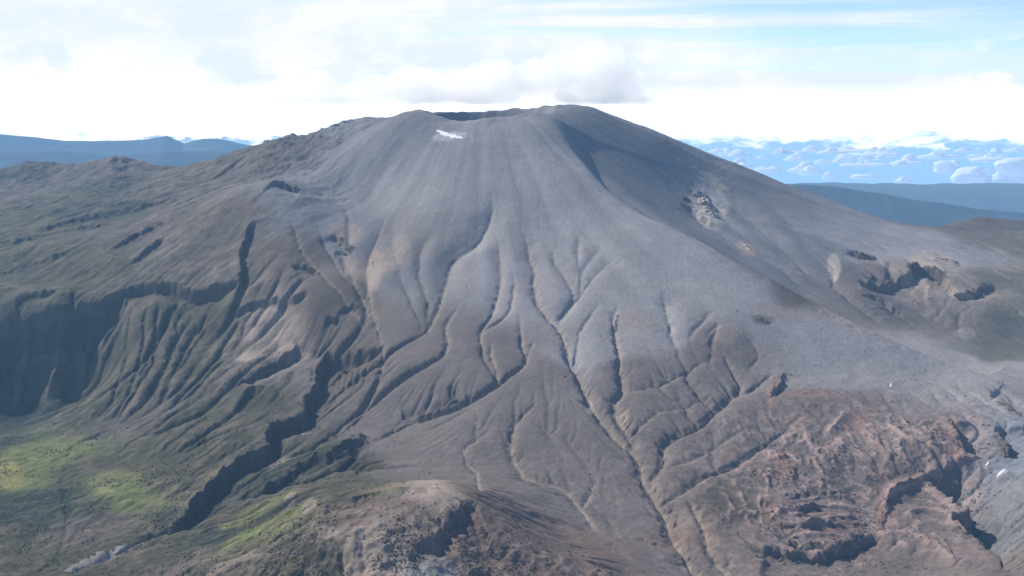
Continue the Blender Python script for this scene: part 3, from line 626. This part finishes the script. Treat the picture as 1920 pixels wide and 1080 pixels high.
# ------------------------------------------------------------------ rock outcrops (things)
def rock_mat(name, c, c2):
    m = bpy.data.materials.new(name); m.use_nodes = True; b = NB(m.node_tree); bs = m.node_tree.nodes['Principled BSDF']
    pos = b.n('ShaderNodeNewGeometry').outputs['Position']
    n = b.noise(pos, .09, 6, .65); n2 = b.noise(b.scale(pos, (1, 1, 2.2)), .32, 4, .65)
    m.node_tree.links.new(b.mix(b.ramp(n, .36, .64), (*c, 1), (*c2, 1)), bs.inputs['Base Color'])
    bs.inputs['Roughness'].default_value = .92; bs.inputs['Specular IOR Level'].default_value = .15
    bp = b.n('ShaderNodeBump', ins={'Height': b.math('ADD', n, n2), 'Distance': 3.5, 'Strength': .7})
    m.node_tree.links.new(bp.outputs[0], bs.inputs['Normal'])
    return m
RM = {'pale': rock_mat('pale_rock', (.46, .40, .34), (.14, .12, .11)), 'red': rock_mat('red_lava', (.23, .148, .12), (.12, .088, .075)), 'grey': rock_mat('grey_lava', (.16, .13, .115), (.08, .068, .06)),
      'tan': rock_mat('tan_rock', (.30, .23, .18), (.13, .11, .1)), 'brown': rock_mat('brown_rock', (.12, .095, .078), (.05, .044, .04))}
def crag(pts, width, height, mat, label, group=None, name='rock_outcrop', seed=None, knob=1.0):
    seed = seed if seed is not None else int(sum(p[0] * 7 + p[1] * 13 for p in pts)) % 997
    ln = smooth_line(P(pts), 5); Yl = np.exp(ln[:, 1]); lx = ln[:, 0] * Yl; ly = Yl
    L = np.r_[0, np.cumsum(np.hypot(np.diff(lx), np.diff(ly)))]
    n = int(max(14, min(150, L[-1] / 2.2))); m = 22
    t = np.linspace(0, L[-1], n); cx = np.interp(t, L, lx); cy = np.interp(t, L, ly)
    tx = np.gradient(cx); ty = np.gradient(cy); q = np.hypot(tx, ty) + 1e-9; nxv, nyv = -ty / q, tx / q
    e = np.sqrt(np.clip(1 - (2 * t / L[-1] - 1) ** 4, 0, 1))
    s = np.linspace(-1, 1, m); TT, SS = np.meshgrid(t, s, indexing='ij')
    wv = np.array([.65 + .8 * (mn.noise((k * .05, seed, 1.3)) + .3) for k in t])
    hv = np.array([.75 + .9 * mn.noise((k * .07, seed * 1.7, 4.3)) + .18 * mn.noise((k * .25, seed, 9.1)) for k in t])
    w2 = (width * .5 * wv * e)[:, None]
    Xg = cx[:, None] + nxv[:, None] * SS * w2; Yg = cy[:, None] + nyv[:, None] * SS * w2
    gi = (np.log(Yg) - W0) / DU; gj = (Xg / Yg - U0) / DU
    g0 = upsample(Hn, gi, gj)
    body = np.clip(1 - abs(SS) ** 2.6, 0, 1)
    jag = np.zeros_like(Xg)
    for i in range(n):
        for j in range(m):
            p = (Xg[i, j] * .09, Yg[i, j] * .05, seed * .31)
            jag[i, j] = .6 * abs(mn.noise(p)) + .22 * abs(mn.noise((p[0] * 2.7, p[1] * 2.7, p[2]))) + .10 * mn.noise((p[0] * 6, p[1] * 6, p[2]))
    up_ = height * np.clip(hv, .2, 2)[:, None] * body * e[:, None] * (.45 + 1.0 * knob * jag) * .68
    Zg = g0 - 2.5 + up_
    return tag(grid_mesh(name, Xg, Yg, Zg + ZC, RM[mat]), label, 'rock outcrop', group)
RG = 'red lava outcrops on the lower right slope'
crag([(1452,706),(1450,725),(1442,752)], 16, 12, 'red', 'steep reddish crag at the left end of the long thin red outcrop line', RG)
crag([(1462,738),(1495,742),(1530,734),(1568,727)], 14, 7, 'red', 'long thin broken red ledge running right from the steep crag', RG)
crag([(1462,848),(1470,870),(1484,892),(1490,905)], 30, 17, 'red', 'tall pointed pink-red crag standing alone on the brown slope', RG)
crag([(1440,790),(1480,792),(1506,800)], 12, 5, 'red', 'low faint red ledge on grey slope left of the curved red rib', RG)
crag([(1612,762),(1590,785),(1572,815)], 18, 8, 'red', 'curved pale red rib below the white vent streak', RG)
crag([(1632,778),(1645,790)], 18, 7, 'red', 'short red knob right of the curved red rib', RG)
crag([(1668,932),(1705,912),(1740,904),(1768,910)], 16, 15, 'red', 'bright red crest at the top of the big shaded lava scarp', RG)
crag([(1765,912),(1800,935),(1832,965),(1860,1002)], 22, 20, 'grey', 'dark jagged wall above the big black shadow at lower right', 'dark crags')
crag([(1668,945),(1652,975),(1648,1005)], 26, 14, 'red', 'upright red rock rib left of the big shaded lava scarp', RG)
crag([(1440,1000),(1500,1020),(1560,1022),(1620,1002)], 26, 18, 'grey', 'dark rock wall along the lower edge of the terraced red lava', 'dark crags')
crag([(1425,960),(1440,985),(1428,1005)], 26, 9, 'red', 'rounded red knob at the left end of the terraced lava', RG)
crag([(1480,958),(1540,955),(1568,962)], 14, 5, 'red', 'uppermost of the thin red terraces', RG)
crag([(1470,985),(1530,978),(1560,972)], 14, 6, 'red', 'middle of the thin red terraces', RG)
crag([(1500,1000),(1570,992),(1630,990)], 14, 6, 'red', 'lowest and longest of the thin red terraces', RG)
crag([(1690,1012),(1730,1005),(1770,1030),(1795,1062)], 16, 7, 'red', 'red curved lava levee near the bottom edge right of the rib', RG)
crag([(1775,985),(1810,1005),(1850,1040)], 24, 14, 'grey', 'dark broken rocks just below the big shaded lava scarp', 'dark crags')
crag([(1690,965),(1730,968),(1765,985)], 14, 6, 'red', 'low red ledge on brown ground under the shaded lava scarp', RG)
crag([(1782,788),(1790,815),(1796,850)], 18, 16, 'red', 'upright dark red fin left of the pale vent ground', RG)
crag([(1855,748),(1885,762),(1918,782)], 24, 16, 'grey', 'dark craggy rocks at the right edge above the vents', 'dark crags')
crag([(1868,808),(1884,830),(1880,852)], 30, 16, 'grey', 'dark grey crag between the red fin and the right edge', 'dark crags')
crag([(1860,888),(1890,886),(1918,892)], 16, 8, 'grey', 'small dark rocks below the white vent streaks at right edge', 'dark crags')
crag([(1640,868),(1690,880),(1720,885)], 12, 5, 'red', 'faint red ledge in the middle of the brown lava field', RG)
crag([(1700,815),(1750,838),(1770,842)], 14, 5, 'red', 'low red rubble ridge left of the dark red fin', RG)
CG = 'pale crags on the right flank'
crag([(1282,362),(1290,375)], 30, 14, 'brown', 'small dark rock left of the pale outcrop on right flank', CG)
crag([(1305,352),(1318,370),(1330,392),(1342,405)], 62, 40, 'pale', 'pale broken outcrop high on the right flank of the cone', CG)
crag([(1385,445),(1400,458),(1410,465)], 24, 14, 'pale', 'small tan outcrop in the gully below the pale outcrop', CG)
crag([(1595,468),(1620,478),(1645,480)], 40, 16, 'brown', 'dark flat-topped rocks at the left of the far right crags', CG)
crag([(1610,515),(1650,522),(1690,520)], 34, 14, 'brown', 'low dark rock band in the middle of the far right crags', CG)
crag([(1700,505),(1722,498),(1748,503),(1768,520)], 50, 28, 'brown', 'tall dark cliff buttress among the far right crags', CG)
crag([(1748,488),(1775,486),(1798,498)], 50, 18, 'tan', 'tan weathered rocks above the tall dark buttress', CG)
crag([(1800,548),(1830,545),(1856,532)], 46, 20, 'brown', 'dark rocks right of the tall dark buttress', CG)
crag([(1638,545),(1662,560)], 34, 14, 'brown', 'upper of two dark rocks below the far right crags', CG)
crag([(1672,582),(1695,592)], 34, 12, 'brown', 'lower of two dark rocks below the far right crags', CG)
crag([(1655,500),(1675,505),(1690,512)], 30, 13, 'tan', 'pale broken rocks between the two dark rock bands at far right', CG)
crag([(1725,470),(1745,474),(1765,478)], 34, 12, 'pale', 'palest rocks at the top of the far right crags', CG)
crag([(1858,500),(1880,515),(1905,530)], 30, 9, 'tan', 'string of low pale rocks running to the right edge', CG)
crag([(1700,548),(1715,560),(1722,572)], 26, 12, 'tan', 'small pale rocks at the foot of the tall dark buttress', CG)
crag([(1545,370),(1560,377)], 30, 6, 'brown', 'tiny dark rock on the right skyline above the far hills', CG)
crag([(1620,400),(1660,412),(1710,424)], 26, 8, 'brown', 'thin brown rim rocks on the right skyline', CG)
crag([(1790,425),(1805,432)], 44, 14, 'brown', 'dark knob on the far right skyline hill', CG)
crag([(1808,618),(1826,628)], 26, 9, 'tan', 'pinkish white outcrop beside the valley at right', CG)
crag([(1408,598),(1430,602),(1448,608)], 22, 11, 'brown', 'brown rock knobs above the pale hollow on the ash slope', CG)
LG = 'rocks of the left ridges and ravine'
crag([(486,266),(500,263),(530,262)], 40, 22, 'brown', 'rocky knob on the left skyline ridge', LG)
crag([(560,252),(600,242),(640,234)], 34, 20, 'brown', 'jagged rock crest on the skyline left of the crater', LG)
crag([(668,224),(684,219),(700,224)], 40, 26, 'brown', 'pointed rock peak on skyline just left of the crater rim', LG)
crag([(632,446),(650,458),(664,470)], 20, 10, 'brown', 'dark rock ledge on the tan streaked slope', LG)
crag([(694,455),(700,480),(694,505)], 14, 8, 'tan', 'pale tan rocks in the gully at the left foot of the cone', LG)
crag([(526,345),(545,350),(562,356)], 22, 9, 'brown', 'dark rock ledge on top of the small side peak', LG)
crag([(556,494),(575,500),(592,512)], 18, 9, 'brown', 'dark ledge below the small side peak', LG)
crag([(600,672),(640,680),(680,668)], 26, 14, 'brown', 'fluted brown cliff at the head of the ravine', LG)
crag([(505,838),(530,848),(555,850)], 14, 8, 'tan', 'small tan cliff at the foot of the ravine bench', LG)
crag([(896,945),(868,948),(842,968),(822,995)], 20, 12, 'grey', 'dark rocky crest on the near brown hill', LG)
crag([(868,990),(885,1000)], 18, 6, 'brown', 'rubble on the shaded side of the near hill crest', LG)
crag([(1160,585),(1155,608),(1158,625)], 14, 8, 'brown', 'dark rocks in the shaded swale of the ash slope', LG)
crag([(1192,855),(1198,880)], 14, 9, 'brown', 'dark rocks in the main gully of the fan', LG)

# white vent deposits and snow: thin sheets lying on the slope
wm = flat_mat('white_deposit', (.78, .78, .77), .8, .15, .2)
def sheet(pts, width, label, name, cat, group=None, mat=wm):
    ln = smooth_line(P(pts), 6); Yl = np.exp(ln[:, 1]); lx = ln[:, 0] * Yl; ly = Yl
    L = np.r_[0, np.cumsum(np.hypot(np.diff(lx), np.diff(ly)))]; n = int(max(24, L[-1] / 2)); t = np.linspace(0, L[-1], n)
    cx = np.interp(t, L, lx); cy = np.interp(t, L, ly); tx = np.gradient(cx); ty = np.gradient(cy); q = np.hypot(tx, ty) + 1e-9
    e = np.sin(np.linspace(0, math.pi, n)) ** .5
    wl = np.array([max(.1, .7 + .9 * mn.noise((k * .08, 3, 1)) + .8 * mn.noise((k * .35, 3, 1))) for k in t]); wr = np.array([max(.1, .7 + .9 * mn.noise((k * .08, 9, 5)) + .8 * mn.noise((k * .3, 9, 5))) for k in t])
    s = np.linspace(-1, 1, 9); SS = np.where(s[None] < 0, s[None] * wl[:, None], s[None] * wr[:, None]) * (width / 2 * e)[:, None]
    Xg = cx[:, None] - (ty / q)[:, None] * SS; Yg = cy[:, None] + (tx / q)[:, None] * SS
    Zg = upsample(Hn, (np.log(Yg) - W0) / DU, (Xg / Yg - U0) / DU) + .6
    o = grid_mesh(name, Xg, Yg, Zg + ZC, mat); tag(o, label, cat, group); return o
sheet([(818,244),(835,252),(852,257),(868,260)], 24, 'white frosted streak high on the cone just under the crater rim', 'snow_patch', 'snow patch')
sheet([(1668,726),(1672,719)], 5, 'tiny white vent streak on the grey ash slope', 'vent_deposit', 'vent deposit', 'white vent deposits')
sheet([(1847,868),(1856,860)], 4, 'left of the two white vent streaks among dark rocks at right', 'vent_deposit', 'vent deposit', 'white vent deposits')
sheet([(1870,884),(1885,873)], 5, 'right of the two white vent streaks among dark rocks at right', 'vent_deposit', 'vent deposit', 'white vent deposits')
rb = flat_mat('river_gravel', (.2, .185, .175), .9, .3, .15)
o = sheet([(120,1079),(170,1058),(215,1035),(268,1018)], 44, None, 'riverbed', None, None, rb); o['kind'] = 'structure'

# loose boulders and scrub that nobody could count
def scatter(name, n, mask, size, mat, seed, squash=.8):
    r = np.random.default_rng(seed); p = (mask * (YY * DU) ** 2 / YY ** 1.3).ravel().astype(float); p /= p.sum()
    k = r.choice(p.size, n, p=p); u = us[k % NU] + (r.random(n) - .5) * DU; w_ = ws[k // NU] + (r.random(n) - .5) * DU
    gi = np.clip((w_ - W0) / DU, 0, NW - 2); gj = np.clip((u - U0) / DU, 0, NU - 2); z = upsample(Hn, gi, gj) + ZC
    y = np.exp(w_); x = u * y; s = size * (.45 + 1.1 * r.random(n) ** 3)
    t = (1 + 5 ** .5) / 2
    V = np.array([(-1,t,0),(1,t,0),(-1,-t,0),(1,-t,0),(0,-1,t),(0,1,t),(0,-1,-t),(0,1,-t),(t,0,-1),(t,0,1),(-t,0,-1),(-t,0,1)]) / 1.9
    T = np.array([(0,11,5),(0,5,1),(0,1,7),(0,7,10),(0,10,11),(1,5,9),(5,11,4),(11,10,2),(10,7,6),(7,1,8),(3,9,4),(3,4,2),(3,2,6),(3,6,8),(3,8,9),(4,9,5),(2,4,11),(6,2,10),(8,6,7),(9,8,1)])
    vv = V[None] * (1 + (r.random((n, 12, 1)) - .5) * .7) * s[:, None, None] * np.stack([.7 + .6 * r.random(n), .7 + .6 * r.random(n), squash * (.7 + .5 * r.random(n))], -1)[:, None]
    vv += np.stack([x, y, z + s * .1], -1)[:, None]
    ff = (T[None] + 12 * np.arange(n)[:, None, None]).reshape(-1, 3).astype(np.int32)
    me = bpy.data.meshes.new(name); me.vertices.add(n * 12); me.vertices.foreach_set('co', vv.astype(np.float32).ravel())
    me.loops.add(ff.size); me.loops.foreach_set('vertex_index', ff.ravel()); me.polygons.add(len(ff)); me.polygons.foreach_set('loop_start', np.arange(0, ff.size, 3, dtype=np.int32))
    me.update(); me.materials.append(mat); o = bpy.data.objects.new(name, me); C.objects.link(o); return tag(o, kind='stuff')
cl1 = np.clip(fbm(50, 4, 91, .6) * 4 - 1.9, 0, 1)
gl_ = np.clip(GUL * 1.2, 0, 1) * (YY < 2700)
RM['rubble'] = rock_mat('rubble', (.19, .15, .125), (.10, .08, .07))
scatter('boulders', 7000, cl1 * (hill + .12 * redland) + .05 * hill + SCAR * .1 * (YY < 2000), 1.4, RM['rubble'], 92)
scatter('boulders', 2500, cl1 * redland * (rough > .6) + .03 * redland, 1.5, RM['red'], 93)
gm_ = left_land * np.clip((-560 - H) / 80, 0, 1) * (YY < 2750) * np.clip(1 - 1.6 * hill, 0, 1) + .5 * blob(560, 890, 80, 25)
scatter('scrub', 22000, np.clip(fbm(60, 5, 94, .62) * 7 - 3.7, 0, 1) * gm_ + .03 * gm_, 1.3, flat_mat('scrub_leaves', (.034, .042, .022), .9, .5, .05), 95, .6)
# ------------------------------------------------------------------ haze
def box(name, x0, x1, y0, y1, z0, z1):
    me = bpy.data.meshes.new(name)
    v = [(x, y, z) for x in (x0, x1) for y in (y0, y1) for z in (z0, z1)]
    me.from_pydata(v, [], [(0, 1, 3, 2), (4, 6, 7, 5), (0, 4, 5, 1), (2, 3, 7, 6), (0, 2, 6, 4), (1, 5, 7, 3)])
    me.update(); o = bpy.data.objects.new(name, me); C.objects.link(o); return o
hzb = tag(box('haze', HX0, HX1, HY0, HY1, ZB - 1, ZC + 14), kind='stuff')
m = bpy.data.materials.new('haze'); m.use_nodes = True; m.node_tree.nodes.clear(); b = NB(m.node_tree)
pv = b.n('ShaderNodeVolumePrincipled'); pv.inputs['Color'].default_value = (.36, .66, 1, 1); pv.inputs['Density'].default_value = 4.1e-5
pv.inputs['Anisotropy'].default_value = 0.0
out = b.n('ShaderNodeOutputMaterial'); m.node_tree.links.new(pv.outputs[0], out.inputs['Volume'])
hzb.data.materials.append(m)

# ------------------------------------------------------------------ clouds
def cloud_mat(dens):
    m = bpy.data.materials.new('cloud'); m.use_nodes = True; m.node_tree.nodes.clear(); b = NB(m.node_tree)
    pv = b.n('ShaderNodeVolumePrincipled'); pv.inputs['Color'].default_value = (1, 1, 1, 1); pv.inputs['Density'].default_value = dens
    pv.inputs['Anisotropy'].default_value = .35
    out = b.n('ShaderNodeOutputMaterial'); m.node_tree.links.new(pv.outputs[0], out.inputs['Volume']); return m
import bmesh
def cloud(name, lumps, mat, label, group, voxel, rough_, seed, flatz=None):
    bm = bmesh.new()
    for (x, y, z, r, sq) in lumps:
        g_ = bmesh.ops.create_icosphere(bm, subdivisions=3, radius=r)
        for v in g_['verts']: v.co.z *= sq; v.co += Vector((x, y, z))
    me = bpy.data.meshes.new(name); bm.to_mesh(me); bm.free()
    o = bpy.data.objects.new(name, me); C.objects.link(o)
    md = o.modifiers.new('union', 'REMESH'); md.mode = 'VOXEL'; md.voxel_size = voxel
    dg = bpy.context.evaluated_depsgraph_get(); me2 = bpy.data.meshes.new_from_object(o.evaluated_get(dg)); o.modifiers.clear(); o.data = me2
    co = np.empty(len(me2.vertices) * 3, np.float32); me2.vertices.foreach_get('co', co); co = co.reshape(-1, 3)
    me2.update(); no = np.array([v.normal[:] for v in me2.vertices])
    for i in range(len(co)):
        p = Vector(co[i]) / rough_
        d = .5 * mn.noise(p + Vector((seed, 0, 0))) + .32 * mn.noise(p * 2.3) + .2 * mn.noise(p * 5.1)
        co[i] += no[i] * d * rough_ * .8
    if flatz is not None: co[:, 2] = np.maximum(co[:, 2], flatz)
    me2.vertices.foreach_set('co', co.ravel()); me2.polygons.foreach_set('use_smooth', np.ones(len(me2.polygons), bool)); me2.update()
    me2.materials.clear(); me2.materials.append(mat)
    return tag(o, label, 'cloud', group)
def at(px_, py_, Yd):
    a, bz = ray(px_, py_); return a * Yd, Yd, bz * Yd + ZC
FLOOR = ZC + 16
def puff(spec, Yd, seed):
    r = random.Random(seed); L = []
    for (px_, py_, rad, sq) in spec:
        x, y, z = at(px_, py_, Yd); R_ = rad / F * Yd
        L.append((x, y + r.uniform(-.4, .4) * R_, z, R_, sq))
    return L
CM1 = cloud_mat(.0036)
cloud('cloud', puff([(1120,140,62,.85),(1060,130,50,.8),(1160,165,50,.7),(1000,150,50,.7),(930,150,60,.6),(860,160,52,.6),(780,160,52,.6),(735,165,45,.6),(1195,185,32,.6),(1100,180,70,.3),(900,182,80,.25),(780,185,60,.25)], 9000, 1), CM1,
      'soft grey white cloud cap hanging right behind the crater rim', 'clouds behind the volcano', 40, 190, 3, FLOOR)
cloud('cloud', puff([(680,170,52,.6),(610,175,55,.6),(540,185,50,.6),(480,190,44,.5),(600,160,30,.8)], 10500, 2), cloud_mat(.0022),
      'fainter low cloud trailing left from the crater cloud cap', 'clouds behind the volcano', 50, 230, 5, FLOOR)
WM2 = cloud_mat(.0035)
# scattered cumulus beyond the far ranges
wc = bpy.data.materials.new('cumulus'); wc.use_nodes = True; b = NB(wc.node_tree); bs = wc.node_tree.nodes['Principled BSDF']
bs.inputs['Base Color'].default_value = (.95, .95, .96, 1); bs.inputs['Roughness'].default_value = 1; bs.inputs['Specular IOR Level'].default_value = 0
df = b.n('ShaderNodeBsdfDiffuse', ins={0: (.97, .97, .98, 1)}); tr = b.n('ShaderNodeBsdfTranslucent', ins={0: (.97, .97, .98, 1)})
mxs = b.n('ShaderNodeMixShader', ins={0: .5}); wc.node_tree.links.new(df.outputs[0], mxs.inputs[1]); wc.node_tree.links.new(tr.outputs[0], mxs.inputs[2])
wc.node_tree.links.new(mxs.outputs[0], wc.node_tree.nodes['Material Output'].inputs[0])
def cumulus(px_, py_, wpx, hpx, Yd, seed, label, group):
    r = random.Random(seed); x, y, z = at(px_, py_, Yd); w = wpx / F * Yd / 2; h = hpx / F * Yd
    n = 5 + int(wpx / 9); bm = bmesh.new()
    g_ = bmesh.ops.create_icosphere(bm, subdivisions=4, radius=1)
    for v in g_['verts']: v.co = Vector((v.co.x * w * 1.05, v.co.y * w * .6, v.co.z * h * .3)) + Vector((x, y, z + h * .2))
    for k in range(n):
        t = r.uniform(-1, 1); rr = h * r.uniform(.28, .55) * (1.05 - .55 * abs(t))
        g_ = bmesh.ops.create_icosphere(bm, subdivisions=4, radius=rr)
        c = Vector((x + t * w, y + r.uniform(-.35, .35) * w * (1 - abs(t)), z + rr * .35 + r.uniform(0, .55) * h * (1 - abs(t))))
        for v in g_['verts']:
            p = v.co.normalized(); q = (v.co + c) / (h * .35)
            d = 1 + .35 * mn.noise(q) + .2 * mn.noise(q * 2.2) + .12 * mn.noise(q * 4.7)
            v.co = v.co * d; v.co.x *= 1.35; v.co.z *= .8; v.co += c
            v.co.z = max(v.co.z, z - h * .05 + mn.noise(v.co / h) * h * .06)
    me = bpy.data.meshes.new('cloud'); bm.to_mesh(me); bm.free()
    o = bpy.data.objects.new('tmp', me); C.objects.link(o); md = o.modifiers.new('u', 'REMESH'); md.mode = 'VOXEL'; md.voxel_size = h * .07
    m2 = bpy.data.meshes.new_from_object(o.evaluated_get(bpy.context.evaluated_depsgraph_get())); bpy.data.objects.remove(o); me = m2; me.name = 'cloud'; me.materials.clear()
    me.polygons.foreach_set('use_smooth', np.ones(len(me.polygons), bool)); me.materials.append(wc)
    o = bpy.data.objects.new('cloud', me); C.objects.link(o); return tag(o, label, 'cloud', group)
CU = [(1345,284,46,8),(1385,290,50,10),(1428,294,26,9),(1465,284,30,8),(1490,298,46,9),(1440,318,60,13),(1520,322,50,14),(1570,302,26,7),(1620,308,110,10),(1620,330,60,12),(1700,305,80,10),(1775,316,50,20),(1695,338,34,10),(1820,332,64,30),(1898,334,84,40),
      (1560,285,70,9),(1650,288,90,10),(1760,292,90,12),(1860,298,100,14),(1600,282,120,9),(1480,284,60,6)]
rc = random.Random(11)
for k in range(34):
    yy_ = 280 + 52 * rc.random() ** 1.5; CU.append((rc.uniform(1320, 1920), yy_, rc.uniform(18, 52) * (.6 + (yy_ - 262) / 90), 6 + (yy_ - 262) * .12))
for i, (x, y, w, h) in enumerate(CU):
    cumulus(x, y + h * .4, w * .8, h * 1.35, 20800 + (340 - y) * 90, 50 + i, {13: 'second largest puffy white cloud low over the plain near the right edge', 14: 'largest puffy white cloud standing at the right edge above the far hills', 11: 'tall white cloud left of the two largest clouds at the right edge'}.get(i, 'small white fair-weather cloud floating low over the blue plain at right'), 'small clouds over the plain at right')
CL = [(352,262,50,10),(425,262,80,12),(300,256,60,7)]
for i, (x, y, w, h) in enumerate(CL):
    cumulus(x, y + h * .4, w, h, 21000 + i * 150, 150 + i, ['puffy white cloud in the gap between the two blue mountain tops', 'white cloud low over the blue mountains beside the left ridge', 'small white cloud on the left blue mountain top'][i], 'clouds over the left mountains')
